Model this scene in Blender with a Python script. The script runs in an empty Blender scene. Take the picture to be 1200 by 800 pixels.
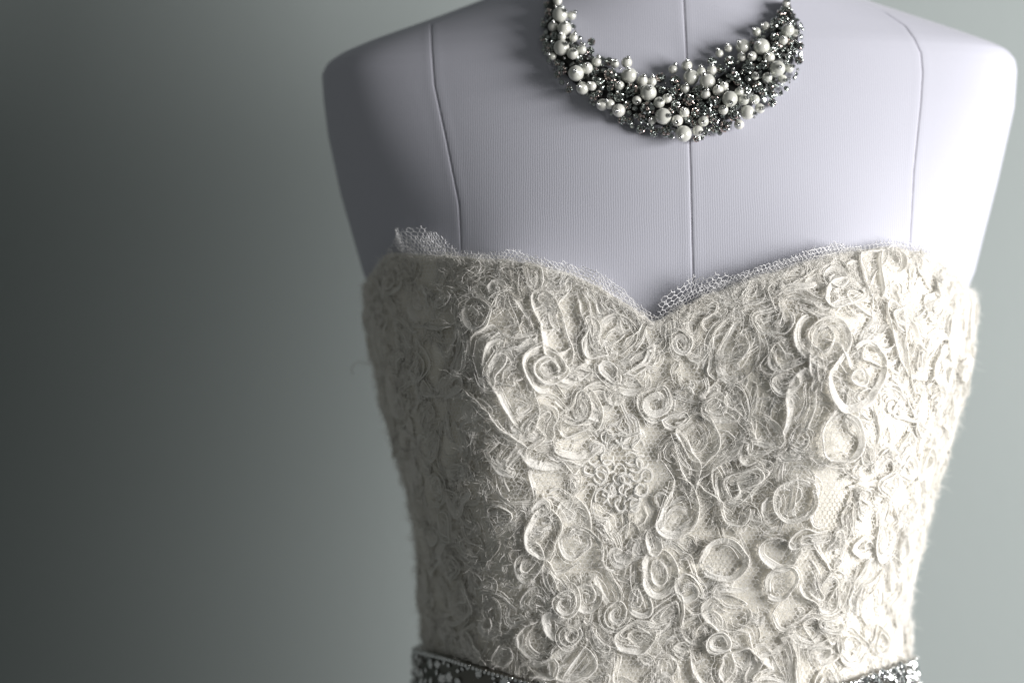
import bpy, math, random
import numpy as np
from mathutils import Vector, Matrix
random.seed(7); rng = np.random.default_rng(7)
SC = bpy.context.scene; COL = SC.collection

# ------------------------------------------------------------------ camera, world, light, exposure
D = 1.2                       # camera to the plane through the side silhouettes
FPX = 2667.0                  # focal length in photo pixels (1200 wide)
S = D / FPX                   # metres per pixel in that plane
cam = bpy.data.cameras.new('camera'); camo = bpy.data.objects.new('camera', cam); COL.objects.link(camo)
camo.location = (0, -D, 0); camo.rotation_euler = (math.radians(90), 0, 0)
cam.sensor_width = 36; cam.lens = FPX / 1200 * 36; cam.clip_start = .05; cam.clip_end = 50
cam.dof.use_dof = True; cam.dof.focus_distance = D - .108; cam.dof.aperture_fstop = 2.8; cam.dof.aperture_blades = 9
SC.camera = camo
w = bpy.data.worlds.new('World'); SC.world = w; w.use_nodes = True
w.node_tree.nodes['Background'].inputs[0].default_value = (.97, 1.0, .98, 1)
w.node_tree.nodes['Background'].inputs[1].default_value = .124
la = bpy.data.lights.new('window_light', 'AREA'); la.shape = 'RECTANGLE'; la.size = .66; la.size_y = .70
la.energy = 42.5; la.color = (1.0, .975, .965)
lo = bpy.data.objects.new('window_light', la); COL.objects.link(lo)
lo.location = (1.36, -.74, .06)
lo.rotation_euler = (Vector((.08, 0, 0)) - lo.location).to_track_quat('-Z', 'Y').to_euler()
SC.view_settings.view_transform = 'Standard'; SC.view_settings.look = 'None'
SC.view_settings.exposure = 0; SC.view_settings.gamma = 1

# ------------------------------------------------------------------ materials
def mat(name, col, rough=.8, metal=0, **kw):
    m = bpy.data.materials.new(name); m.use_nodes = True
    b = m.node_tree.nodes['Principled BSDF']
    b.inputs['Base Color'].default_value = (*col, 1); b.inputs['Roughness'].default_value = rough; b.inputs['Metallic'].default_value = metal
    for k, v in kw.items(): b.inputs[k].default_value = v
    return m
def N(m, t, **kw):
    n = m.node_tree.nodes.new(t)
    for k, v in kw.items(): setattr(n, k, v)
    return n
def L(m, a, b): m.node_tree.links.new(a, b)
def bsdf(m): return m.node_tree.nodes['Principled BSDF']

# painted wall: faint roller texture and mottling
M_wall = mat('wall_paint', (.50, .515, .50), .75)
def _w():
    m = M_wall; tc = N(m, 'ShaderNodeTexCoord'); n = N(m, 'ShaderNodeTexNoise'); n.inputs['Scale'].default_value = 240; n.inputs['Detail'].default_value = 4
    b = N(m, 'ShaderNodeBump'); b.inputs['Strength'].default_value = .12; b.inputs['Distance'].default_value = .002
    L(m, tc.outputs['Object'], n.inputs['Vector']); L(m, n.outputs['Fac'], b.inputs['Height']); L(m, b.outputs[0], bsdf(m).inputs['Normal'])
    n2 = N(m, 'ShaderNodeTexNoise'); n2.inputs['Scale'].default_value = 3; n2.inputs['Detail'].default_value = 3
    r = N(m, 'ShaderNodeValToRGB'); r.color_ramp.elements[0].color = (.295, .333, .327, 1); r.color_ramp.elements[1].color = (.323, .360, .354, 1)
    L(m, tc.outputs['Object'], n2.inputs['Vector']); L(m, n2.outputs['Fac'], r.inputs[0]); L(m, r.outputs[0], bsdf(m).inputs['Base Color'])
_w()
# knit jersey of the form: fine vertical wales
M_form = mat('form_jersey', (.74, .72, .79), .85, **{'Sheen Weight': .15, 'Sheen Roughness': .5, 'Specular IOR Level': .2})
def _f():
    m = M_form; tc = N(m, 'ShaderNodeTexCoord')
    ns = N(m, 'ShaderNodeTexNoise'); ns.inputs['Scale'].default_value = 90; ns.inputs['Detail'].default_value = 2
    mx = N(m, 'ShaderNodeVectorMath', operation='SCALE'); mx.inputs['Scale'].default_value = .0012
    ad = N(m, 'ShaderNodeVectorMath', operation='ADD')
    L(m, tc.outputs['Object'], ns.inputs['Vector']); L(m, ns.outputs['Color'], mx.inputs[0]); L(m, tc.outputs['Object'], ad.inputs[0]); L(m, mx.outputs[0], ad.inputs[1])
    wv = N(m, 'ShaderNodeTexWave', wave_type='BANDS', bands_direction='X'); wv.inputs['Scale'].default_value = 275; wv.inputs['Distortion'].default_value = .6; wv.inputs['Detail'].default_value = 1
    L(m, ad.outputs[0], wv.inputs['Vector'])
    gr = N(m, 'ShaderNodeTexNoise'); gr.inputs['Scale'].default_value = 1400; gr.inputs['Detail'].default_value = 2
    L(m, tc.outputs['Object'], gr.inputs['Vector'])
    mm = N(m, 'ShaderNodeMath', operation='MULTIPLY_ADD'); mm.inputs[1].default_value = 1.6
    L(m, gr.outputs['Fac'], mm.inputs[0]); L(m, wv.outputs['Fac'], mm.inputs[2])
    b = N(m, 'ShaderNodeBump'); b.inputs['Strength'].default_value = .11; b.inputs['Distance'].default_value = .0004
    L(m, mm.outputs[0], b.inputs['Height']); L(m, b.outputs[0], bsdf(m).inputs['Normal'])
    r = N(m, 'ShaderNodeValToRGB'); r.color_ramp.elements[0].color = (.452, .460, .522, 1); r.color_ramp.elements[1].color = (.495, .503, .567, 1)
    L(m, mm.outputs[0], r.inputs[0]); r.color_ramp.elements[1].position = 1.0; L(m, r.outputs[0], bsdf(m).inputs['Base Color'])
_f()
def cloth(name, c0, c1, scale, trans=.25, bump=.3, bscale=900):
    m = mat(name, c0, .9, **{'Sheen Weight': .2, 'Specular IOR Level': .15})
    tc = N(m, 'ShaderNodeTexCoord'); n = N(m, 'ShaderNodeTexNoise'); n.inputs['Scale'].default_value = scale; n.inputs['Detail'].default_value = 4
    r = N(m, 'ShaderNodeValToRGB'); r.color_ramp.elements[0].position = .3; r.color_ramp.elements[1].position = .7
    r.color_ramp.elements[0].color = (*c0, 1); r.color_ramp.elements[1].color = (*c1, 1)
    L(m, tc.outputs['Object'], n.inputs['Vector']); L(m, n.outputs['Fac'], r.inputs[0]); L(m, r.outputs[0], bsdf(m).inputs['Base Color'])
    if bump:
        n2 = N(m, 'ShaderNodeTexNoise'); n2.inputs['Scale'].default_value = bscale; n2.inputs['Detail'].default_value = 3
        b = N(m, 'ShaderNodeBump'); b.inputs['Strength'].default_value = bump; b.inputs['Distance'].default_value = .0006
        L(m, tc.outputs['Object'], n2.inputs['Vector']); L(m, n2.outputs['Fac'], b.inputs['Height']); L(m, b.outputs[0], bsdf(m).inputs['Normal'])
    if trans:
        t = N(m, 'ShaderNodeBsdfTranslucent'); mix = N(m, 'ShaderNodeMixShader'); mix.inputs[0].default_value = trans
        L(m, r.outputs[0], t.inputs[0]); L(m, bsdf(m).outputs[0], mix.inputs[1]); L(m, t.outputs[0], mix.inputs[2])
        L(m, mix.outputs[0], m.node_tree.nodes['Material Output'].inputs[0])
    return m
M_lining = cloth('lining_satin', (.74, .71, .63), (.83, .81, .74), 60, 0, .8, 600)
M_ribbon = cloth('ribbon_organza', (.87, .852, .80), (.935, .925, .888), 45, .28, .6, 1100)
M_fibre = cloth('frayed_fibre', (.92, .90, .85), (.95, .94, .91), 45, .15, 0)
M_net = cloth('tulle_net', (.82, .80, .76), (.86, .85, .82), 50, .2, 0)
M_trim = cloth('tulle_trim', (.93, .93, .94), (.95, .95, .96), 50, .1, 0)
M_thread = mat('seam_thread', (.40, .39, .44), .9)
def pearlmat(name, a, b_, rough):
    m = mat(name, a, rough, **{'Coat Weight': 1.0, 'Coat Roughness': .08, 'Metallic': .12, 'Specular IOR Level': .6, 'Sheen Weight': .2})
    tc = N(m, 'ShaderNodeObjectInfo'); r = N(m, 'ShaderNodeValToRGB'); r.color_ramp.elements[0].color = (*a, 1); r.color_ramp.elements[1].color = (*b_, 1)
    L(m, tc.outputs['Random'], r.inputs[0]); L(m, r.outputs[0], bsdf(m).inputs['Base Color'])
    return m
M_pearl = pearlmat('pearl', (.56, .575, .52), (.72, .72, .665), .22)
M_pin = mat('pin_steel', (.62, .63, .62), .12, 1)
M_gun = mat('gunmetal', (.045, .047, .045), .38, .85)
M_stone = mat('rhinestone', (.50, .54, .52), .03, 1)
M_clear = mat('clear_rhinestone', (.92, .93, .93), .03, 1)
M_stoneAB = mat('rhinestone_rose', (.88, .74, .70), .04, 1)
M_beltdark = mat('belt_metal', (.20, .195, .175), .3, .95)

# ------------------------------------------------------------------ helpers
def tag(o, label=None, cat=None, kind=None, group=None):
    if label: o['label'] = label
    if cat: o['category'] = cat
    if kind: o['kind'] = kind
    if group: o['group'] = group
    return o
def empty(name, loc):
    o = bpy.data.objects.new(name, None); COL.objects.link(o); o.location = loc; o.empty_display_size = .02
    return o
def mesh_np(name, V, loops, starts, mats, midx=None, smooth=True):
    V = np.asarray(V, dtype=np.float32); me = bpy.data.meshes.new(name)
    me.vertices.add(len(V)); me.vertices.foreach_set('co', V.ravel())
    me.loops.add(len(loops)); me.loops.foreach_set('vertex_index', np.asarray(loops, dtype=np.int32))
    me.polygons.add(len(starts)); me.polygons.foreach_set('loop_start', np.asarray(starts, dtype=np.int32))
    for m in (mats if isinstance(mats, (list, tuple)) else [mats]): me.materials.append(m)
    if midx is not None: me.polygons.foreach_set('material_index', np.asarray(midx, dtype=np.int32))
    me.polygons.foreach_set('use_smooth', np.full(len(starts), bool(smooth)))
    me.update(calc_edges=True); me.validate()
    return me
class MB:
    """collects quads and triangles as numpy blocks"""
    def __init__(s): s.v = []; s.q = []; s.t = []; s.n = 0; s.qm = []; s.tm = []
    def add(s, V, quads=None, tris=None, mi=0):
        V = np.asarray(V, dtype=np.float64).reshape(-1, 3)
        if quads is not None and len(quads): s.q.append(np.asarray(quads) + s.n); s.qm.append(np.full(len(quads), mi))
        if tris is not None and len(tris): s.t.append(np.asarray(tris) + s.n); s.tm.append(np.full(len(tris), mi))
        s.v.append(V); s.n += len(V)
    def grid(s, P, mi=0, closed=False):
        a, b = P.shape[:2]; i = np.arange(a * b).reshape(a, b)
        if closed: i = np.concatenate([i, i[:, :1]], 1)
        q = np.stack([i[:-1, :-1], i[:-1, 1:], i[1:, 1:], i[1:, :-1]], -1).reshape(-1, 4)
        s.add(P.reshape(-1, 3), q, mi=mi)
    def mesh(s, name, mats, smooth=True, origin=(0, 0, 0)):
        V = np.concatenate(s.v) - np.asarray(origin)
        Q = np.concatenate(s.q) if s.q else np.zeros((0, 4), int); T = np.concatenate(s.t) if s.t else np.zeros((0, 3), int)
        loops = np.concatenate([Q.ravel(), T.ravel()])
        st = np.concatenate([np.arange(len(Q)) * 4, len(Q) * 4 + np.arange(len(T)) * 3])
        mi = np.concatenate([np.concatenate(s.qm) if s.qm else np.zeros(0), np.concatenate(s.tm) if s.tm else np.zeros(0)])
        return mesh_np(name, V, loops, st, mats, mi, smooth)
def obj(name, me, parent=None, loc=(0, 0, 0)):
    o = bpy.data.objects.new(name, me); COL.objects.link(o); o.parent = parent
    o.location = Vector(loc) - (parent.location if parent else Vector())
    return o
def nrm(v): return v / np.maximum(np.linalg.norm(v, axis=-1, keepdims=True), 1e-12)
def proj(P): 
    k = FPX / (P[..., 1] + D)
    return 600 + P[..., 0] * k, 400 - P[..., 2] * k
def smooth_interp(x, xp, fp, win):
    xs = np.linspace(-win, win, 9); wts = np.cos(xs / win * math.pi / 2) ** 2; wts /= wts.sum()
    return sum(wk * np.interp(np.asarray(x) + dx, xp, fp) for wk, dx in zip(wts, xs))
def snoise(n, k, amp=1.0):
    """smooth 1-D noise of n samples with about k bumps"""
    k = max(int(k), 2); return amp * np.interp(np.linspace(0, k, n), np.arange(k + 1), rng.uniform(-1, 1, k + 1))

# ------------------------------------------------------------------ the body surface
def wx(px): return (px - 600) * S
FL = np.array([(-420, 706), (-120, 706), (-75, 700), (-42, 676), (3, 570), (28, 505), (55, 430), (68, 399), (78, 384), (90, 378), (120, 380), (160, 385), (230, 400), (320, 426), (360, 444), (470, 478), (600, 497), (760, 508), (960, 470)], float)
FR = np.array([(-420, 880), (-120, 880), (-62, 888), (-30, 918), (-3, 985), (15, 1035), (37, 1100), (58, 1160), (66, 1177), (76, 1185), (88, 1187), (130, 1184), (220, 1164), (320, 1138), (360, 1120), (470, 1096), (600, 1072), (760, 1052), (960, 1090)], float)
DL = np.array([(240, 404), (300, 420), (345, 434), (390, 434), (430, 441), (470, 453), (540, 470), (600, 485), (650, 492), (700, 496), (760, 497), (800, 494), (960, 470)], float)
DR = np.array([(240, 1157), (300, 1142), (345, 1130), (380, 1136), (400, 1134), (470, 1118), (550, 1096), (600, 1082), (650, 1070), (700, 1061), (760, 1060), (800, 1066), (960, 1090)], float)
DL[3:, 1] += 4; DR[3:, 1] -= 7
FF = np.array([(-420, .052), (-80, .052), (-30, .060), (30, .068), (85, .077), (200, .094), (300, .104), (420, .108), (600, .098), (760, .086), (960, .098)], float)
PX = np.array([(-420, 2.0), (-60, 2.0), (0, 2.0), (70, 2.0), (330, 2.5), (430, 3.3), (600, 3.2), (960, 2.8)], float)
PY = np.array([(-420, 2.0), (-60, 2.0), (0, 2.1), (80, 2.1), (250, 2.05), (400, 2.15), (960, 2.1)], float)
def section(py, phi, dress, off=0.0):
    """py: rows (n,), phi: (m,) 0 = left end, pi/2 = front, pi = right end. Returns (n,m,3)."""
    py = np.asarray(py, float)[:, None]; phi = np.asarray(phi, float)[None, :]
    if dress: l = smooth_interp(py, DL[:, 0], DL[:, 1], 25); r = smooth_interp(py, DR[:, 0], DR[:, 1], 25)
    else: l = smooth_interp(py, FL[:, 0], FL[:, 1], 5); r = smooth_interp(py, FR[:, 0], FR[:, 1], 5)
    f = smooth_interp(py, FF[:, 0], FF[:, 1], 60); p = smooth_interp(py, PX[:, 0], PX[:, 1], 40); q = smooth_interp(py, PY[:, 0], PY[:, 1], 40)
    cx = wx((l + r) / 2); a = (r - l) / 2 * S
    if dress: f = f + .007
    b = np.minimum(f * .85, .085)
    c = np.cos(phi); s = np.sin(phi); t = np.abs(c)
    gB = np.maximum(1 - t ** p, 0) ** (1 / q)
    m_ = np.interp(py, [60, 120, 220, 330], [22, 18, 11, 8]); gA = (1 - .465 * t ** 2.05) * np.sqrt(np.maximum(1 - t ** m_, 0))
    w_ = smooth_interp(py, [-40, 50, 230, 360], [0, 1, 1, 0], 20)
    gF = w_ * gA + (1 - w_) * gB
    x = cx - a * np.sign(c) * t
    y = np.where(s > 0, -f * gF, b * np.sqrt(np.maximum(1 - t * t, 0)))
    z = (400 - py) * S + 0 * x
    fr = np.clip(s, 0, 1)
    for bx, bz, am, sx, sz in ((-.104, -.016, .019, .042, .058), (-.098, -.085, .017, .038, .062), (.082, -.014, .016, .046, .062), (.078, -.085, .008, .040, .055)):
        y = y - am * fr * np.exp(-((x - cx - bx) / sx) ** 2 - ((z - bz) / sz) ** 2)
    P = np.stack([x, y, z], -1)
    return P
class Table:
    """surface sampled by (arc length s from the front centre, height z)"""
    def __init__(self, dress, py0, py1, nr, smax, ns):
        py = np.linspace(py0, py1, nr); phi = np.linspace(-1.25, math.pi + 1.25, 900)
        P = section(py, phi, dress); d = np.linalg.norm(np.diff(P, axis=1), axis=-1); A = np.concatenate([np.zeros((nr, 1)), np.cumsum(d, 1)], 1)
        self.s = np.linspace(-smax, smax, ns); T = np.zeros((nr, ns, 3)); c = np.searchsorted(phi, math.pi / 2)
        for i in range(nr):
            q = np.clip(self.s + A[i, c], 0, A[i, -1])
            for k in range(3): T[i, :, k] = np.interp(q, A[i], P[i, :, k])
        self.P = T; self.z = (400 - py) * S
        ds = np.gradient(T, axis=1); dz = np.gradient(T, axis=0); self.Nm = nrm(np.cross(dz, ds))
        # outward: y negative in front
        if self.Nm[nr // 2, ns // 2, 1] > 0: self.Nm = -self.Nm
        self.u, self.v = proj(T); self.front = (self.Nm * nrm(np.array([0, -D, 0]) - T)).sum(-1) > .03
        self.nr, self.ns = nr, ns
    def at(self, s, z):
        s = np.asarray(s, float); z = np.asarray(z, float)
        fi = np.clip((z - self.z[0]) / (self.z[-1] - self.z[0]) * (self.nr - 1), 0, self.nr - 1.001)
        fj = np.clip((s - self.s[0]) / (self.s[-1] - self.s[0]) * (self.ns - 1), 0, self.ns - 1.001)
        i = fi.astype(int); j = fj.astype(int); a = (fi - i)[..., None]; b = (fj - j)[..., None]
        def bl(T): return T[i, j] * (1 - a) * (1 - b) + T[i + 1, j] * a * (1 - b) + T[i, j + 1] * (1 - a) * b + T[i + 1, j + 1] * a * b
        return bl(self.P), nrm(bl(self.Nm))
    def pick(self, u, v):
        """(s, z) of the visible surface point behind photo pixel (u, v)"""
        d = (self.u - u) ** 2 + (self.v - v) ** 2 + np.where(self.front, 0, 1e7)
        k = int(np.argmin(d)); i, j = divmod(k, self.ns)
        return self.s[j], self.z[i]
TF = Table(False, -150, 420, 286, .24, 481)
TD = Table(True, 240, 950, 356, .34, 681)

# ------------------------------------------------------------------ wall
mb = MB(); YW = .265
g = np.stack(np.meshgrid(np.linspace(-2.5, 2.5, 11), np.linspace(-2, 2, 9)), -1)
mb.grid(np.stack([g[..., 0], np.full(g.shape[:2], YW), g[..., 1]], -1))
wall = obj('wall', mb.mesh('wall', M_wall)); tag(wall, 'plain grey-green painted wall behind the dress form', 'wall', 'structure')

# ------------------------------------------------------------------ dress form
form = empty('dress_form', (wx(786), 0, -.30)); tag(form, 'armless dress form covered in pale lavender jersey, wearing dress and necklace', 'dress form')
rows = np.concatenate([np.linspace(-420, -100, 20)[:-1], np.linspace(-100, 110, 120)[:-1], np.linspace(110, 420, 110)[:-1], np.linspace(420, 950, 40)])
SEAMS = [None,
         np.array([(2, 571), (28, 505), (60, 506), (100, 509), (160, 522), (240, 538), (300, 541), (420, 560), (950, 600)], float),
         np.array([(-60, 798), (0, 801), (100, 806), (200, 809), (330, 812), (950, 815)], float),
         np.array([(-4, 987), (14, 1036), (30, 1060), (45, 1071), (62, 1079), (85, 1081), (120, 1079), (200, 1071), (300, 1066), (420, 1050), (950, 1010)], float), None]
phf = np.linspace(0, math.pi, 1400)
PF = section(rows, phf, False)
U, Vp = proj(PF)
bounds = np.zeros((len(rows), 5)); bounds[:, 4] = math.pi
for k in (1, 2, 3):
    sm = SEAMS[k]
    for i in range(len(rows)):
        su = np.interp(Vp[i, 700], sm[:, 0], sm[:, 1]); 
        if k != 2:
            # look up the seam at the height where that column really projects
            for _ in range(3):
                j = int(np.argmin(np.abs(U[i] - su))); su = np.interp(Vp[i, j], sm[:, 0], sm[:, 1])
        bounds[i, k] = np.interp(su, np.maximum.accumulate(U[i] + 1e-6 * np.arange(U.shape[1])), phf)
bounds[:, 1] = np.clip(bounds[:, 1], .02, None); bounds[:, 3] = np.clip(bounds[:, 3], None, math.pi - .02)
def sec_pts(py, PH):
    out = np.zeros(PH.shape + (3,))
    for i in range(len(py)): out[i] = section(py[i:i + 1], PH[i], False)[0]
    return out
def grid_normals(P):
    n = nrm(np.cross(np.gradient(P, axis=0), np.gradient(P, axis=1)))
    return n
cols = .5 - .5 * np.cos(np.linspace(0, math.pi, 90)); cols = .75 * cols + .25 * np.linspace(0, 1, 90)
e = np.array([0, .002, .005, .01, .016, .024]); cols = np.unique(np.concatenate([cols, e, 1 - e]))
for k in range(4):
    PH = bounds[:, k:k + 1] + (bounds[:, k + 1:k + 2] - bounds[:, k:k + 1]) * cols[None, :]
    P = sec_pts(rows, PH); n = grid_normals(P); n = np.where(n[..., 1:2] > 0, -n, n)
    seg = np.linalg.norm(np.diff(P, axis=1), axis=-1); A = np.concatenate([np.zeros((len(rows), 1)), np.cumsum(seg, 1)], 1)
    dl = A; dr = A[:, -1:] - A
    dip = np.zeros_like(A)
    if k > 0: dip += np.exp(-(dl / .0005) ** 2)
    if k < 3: dip += np.exp(-(dr / .0005) ** 2)
    lift = .0006 if k in (1, 2) else 0
    pucker = 1 + .08 * np.sin(rows * 1.9)[:, None]
    P = P + n * (-.0004 * np.clip(dip, 0, 1) * pucker + .00005 * (np.exp(-((dl - .003) / .002) ** 2) * (k > 0) + np.exp(-((dr - .003) / .002) ** 2) * (k < 3)))[..., None]
    mb = MB(); mb.grid(P); o = obj('front_panel' if k in (1, 2) else 'shoulder_panel', mb.mesh('panel', M_form, origin=form.location), form, form.location)
mb = MB(); mb.grid(section(rows, np.linspace(math.pi, 2 * math.pi, 120), False)); 
top = section(rows[:1], np.linspace(0, 2 * math.pi, 80), False)[0]; mb.add(np.concatenate([top, top.mean(0)[None]]), tris=[(i, (i + 1) % 80, 80) for i in range(80)])
obj('back_panel', mb.mesh('back_panel', M_form, origin=form.location), form, form.location)
# seam threads lying in the grooves
def tube(path, r, nseg=6, taper=None):
    path = np.asarray(path, float); t = nrm(np.gradient(path, axis=0)); up = np.array([.13, -.9, .4])
    a = nrm(np.cross(t, up)); b = np.cross(t, a); an = np.arange(nseg) / nseg * 2 * math.pi
    rr = np.broadcast_to(np.asarray(r, float), (len(path),))[:, None, None]
    return path[:, None] + rr * (np.cos(an)[None, :, None] * a[:, None] + np.sin(an)[None, :, None] * b[:, None])
for k in (1, 2, 3):
    PH = bounds[:, k:k + 1] + np.array([[-.004, 0, .004]]); P = sec_pts(rows, PH); n = nrm(np.cross(np.gradient(P[:, 1], axis=0), P[:, 2] - P[:, 0])); n = np.where(n[:, 1:2] > 0, -n, n)
    lo_, hi_ = {1: (30, 420), 2: (-90, 420), 3: (40, 420)}[k]
    sel = (rows > lo_) & (rows < hi_)
    mb = MB(); mb.grid(tube((P[:, 1] - n * .00035)[sel], .00017), closed=True)
    obj('seam', mb.mesh('seam', M_thread, origin=form.location), form, form.location)

# ------------------------------------------------------------------ dress: bodice lining, net, ribbons
NECK = np.array([(380, 362), (425, 350), (440, 320), (455, 299), (480, 300), (540, 303), (600, 308), (660, 320), (700, 338), (735, 360), (764, 379), (774, 377), (820, 352), (870, 333), (930, 313), (985, 298), (1040, 292), (1090, 300), (1115, 322), (1133, 345), (1180, 352)], float)
dress = empty('wedding_dress', (wx(786), 0, -.25)); tag(dress, 'strapless ivory bridal bodice covered in swirling frayed ribbon flowers', 'dress')
sg = np.linspace(-.34, .34, 481)
def neck_z(s):
    """height of the neckline at arc position s"""
    s = np.asarray(s, float); z = np.full(s.shape, (400 - 320) * S)
    for _ in range(12):
        P, n = TD.at(s, z); u, v = proj(P); t = np.interp(u, NECK[:, 0], NECK[:, 1]); z = z + (v - t) * S * .8
    back = np.abs(s) > .2
    return z
NZ = neck_z(sg)
for sgn in (-1, 1):   # round the sides to the back keep it level
    m = (sg * sgn > .21); NZ[m] = np.interp(.21 * sgn, sg, NZ)
def nz(s): return np.interp(s, sg, NZ)
ZB = (400 - 950) * S
vv = np.linspace(0, 1, 150)
Z = NZ[None, :] + (ZB - NZ[None, :]) * vv[:, None]
P, n = TD.at(np.broadcast_to(sg, Z.shape), Z)
lump = np.zeros(Z.shape)
for _ in range(260):
    cs, cz = rng.uniform(-.3, .3), rng.uniform(-.24, .05); rr = rng.uniform(.006, .02)
    lump += rng.uniform(-.0012, .0016) * np.exp(-((sg[None] - cs) ** 2 + (Z - cz) ** 2) / rr ** 2)
P = P + n * lump[..., None]
roll_n = P[:1] - n[:1] * .0065; roll_m = P[:1] - n[:1] * .002 + np.array([0, 0, .0014])
mb = MB(); mb.grid(np.concatenate([roll_n, roll_m, P]))
obj('bodice_lining', mb.mesh('bodice_lining', M_lining, origin=dress.location), dress, dress.location)
# close the back out of sight
# hexagonal tulle over the lining
def hexnet(w0, w1, h0, h1, cell):
    """edges (n,2,2) of a honeycomb filling a rectangle; cells stand upright"""
    r = cell / math.sqrt(3); E = []
    nx = int((w1 - w0) / cell) + 2; ny = int((h1 - h0) / (1.5 * r)) + 2
    i, j = np.meshgrid(np.arange(nx), np.arange(ny)); cx = w0 + (i + .5 * (j % 2)) * cell; cy = h0 + j * 1.5 * r
    cx = cx.ravel(); cy = cy.ravel()
    an = [math.radians(a) for a in (90, 150, 210, 270)]
    p = [np.stack([cx + r * math.cos(a), cy + r * math.sin(a)], -1) for a in an]
    return np.concatenate([np.stack([p[k], p[k + 1]], 1) for k in range(3)])
E = hexnet(-.25, .25, -.215, .05, .0023)
jit = lambda A: A + .00018 * np.stack([np.sin(A[..., 0] * 5100 + A[..., 1] * 3300), np.sin(A[..., 0] * 2700 - A[..., 1] * 4700)], -1)
E = jit(E); mid = E.mean(1); E = E[mid[:, 1] < nz(mid[:, 0]) - .001]
P, n = TD.at(E[..., 0], E[..., 1]); 
lz = lambda s, z: 0
P = P + n * .0012
d = nrm(P[:, 1] - P[:, 0]); b = nrm(np.cross(d, n[:, 0])) * .00017
mb = MB(); Vq = np.stack([P[:, 0] - b, P[:, 1] - b, P[:, 1] + b, P[:, 0] + b], 1); mb.add(Vq, np.arange(len(Vq) * 4).reshape(-1, 4))
tag(obj('tulle_overlay', mb.mesh('tulle_overlay', M_net, origin=dress.location), dress, dress.location), kind='stuff')

# --- ribbon paths in a local flat frame (metres), then laid on the bodice
def spiral(r0, r1, turns, dirn=1, ph=0):
    n = max(int(turns * (r0 + r1) * math.pi / .0011), 24); t = np.linspace(0, 1, n); a = ph + dirn * t * turns * 2 * math.pi
    r = r1 + (r0 - r1) * t ** .9; r = r * (1 + snoise(n, turns * 3 + 2, .07))
    return np.stack([r * np.cos(a), r * np.sin(a)], -1)
def lobe(rx, ry, ph=0, gap=.12, bean=.25):
    n = max(int((rx + ry) * math.pi / .0011), 24); a = ph + np.linspace(gap, 2 * math.pi - gap * .4, n)
    k = 1 - bean * np.exp(-((np.mod(a, 2 * math.pi) - math.pi) / .7) ** 2)
    return np.stack([rx * k * np.cos(a), ry * k * np.sin(a)], -1) * (1 + snoise(n, 5, .05))[:, None]
def hairpin(length, width, loops=2):
    """parallel strokes joined by round turns"""
    pts = []; x = 0
    for k in range(loops):
        y0, y1 = (-length / 2, length / 2) if k % 2 == 0 else (length / 2, -length / 2)
        m = 14; t = np.linspace(0, 1, m); pts.append(np.stack([x + .12 * width * np.sin(t * math.pi), y0 + (y1 - y0) * t], -1))
        if k < loops - 1:
            a = np.linspace(0, math.pi, 10)[1:-1]; sg_ = 1 if k % 2 == 0 else -1
            pts.append(np.stack([x + width / 2 - width / 2 * np.cos(a), y1 + sg_ * width / 2 * np.sin(a)], -1))
        x += width
    p = np.concatenate(pts); p[:, 0] -= x / 2
    d_ = np.concatenate([[0], np.cumsum(np.linalg.norm(np.diff(p, axis=0), axis=1))]); n = max(int(d_[-1] / .0011), 20); q = np.linspace(0, d_[-1], n)
    p = np.stack([np.interp(q, d_, p[:, 0]), np.interp(q, d_, p[:, 1])], -1)
    return p + np.stack([snoise(n, 6, .0009), snoise(n, 6, .0009)], -1)
def scurve(length, amp, w=1.0):
    n = max(int(length * 1.4 / .0011), 20); t = np.linspace(-1, 1, n)
    return np.stack([amp * np.sin(t * math.pi * w) * (1 - .2 * t), t * length / 2], -1) + np.stack([snoise(n, 5, .0006), snoise(n, 5, .0006)], -1)
def arc(r, a0, a1):
    n = max(int(abs(a1 - a0) * r / .0011), 16); a = np.linspace(a0, a1, n)
    return np.stack([r * np.cos(a), r * np.sin(a)], -1) * (1 + snoise(n, 4, .05))[:, None]
def rot(p, a): c, s = math.cos(a), math.sin(a); return p @ np.array([[c, s], [-s, c]])

def fibres(mb, O, dirs, length, wid, mi):
    """O (n,3) roots, dirs (n,3); bent two-segment hairs"""
    n_ = len(O); d0 = nrm(dirs); bend = nrm(rng.normal(size=(n_, 3))) * .5; d1 = nrm(d0 + bend)
    side = nrm(np.cross(d0, rng.normal(size=(n_, 3)))) * wid
    p1 = O + d0 * length[:, None] * .55; p2 = p1 + d1 * length[:, None] * .45
    V = np.stack([O - side, O + side, p1 - side * .8, p1 + side * .8, p2], 1); k = np.arange(n_)[:, None] * 5
    mb.add(V, np.concatenate([k, k + 1, k + 3, k + 2], 1), np.concatenate([k + 2, k + 3, k + 4], 1), mi)
def _wf(seed):
    r_ = np.random.default_rng(seed); out = []
    for lam, am in ((.040, .0026), (.021, .0020), (.011, .0011)):
        for _ in range(3):
            a_ = r_.uniform(0, 6.28); out.append((2 * math.pi / lam * math.cos(a_), 2 * math.pi / lam * math.sin(a_), r_.uniform(0, 6.28), am * .6))
    return out
WF = (_wf(11), _wf(12))
def warp(p, k=1.0):
    d_ = [sum(am * np.sin(kx * p[:, 0] + kz * p[:, 1] + ph) for kx, kz, ph, am in W_) for W_ in WF]
    return p + k * np.stack(d_, -1)
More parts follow.
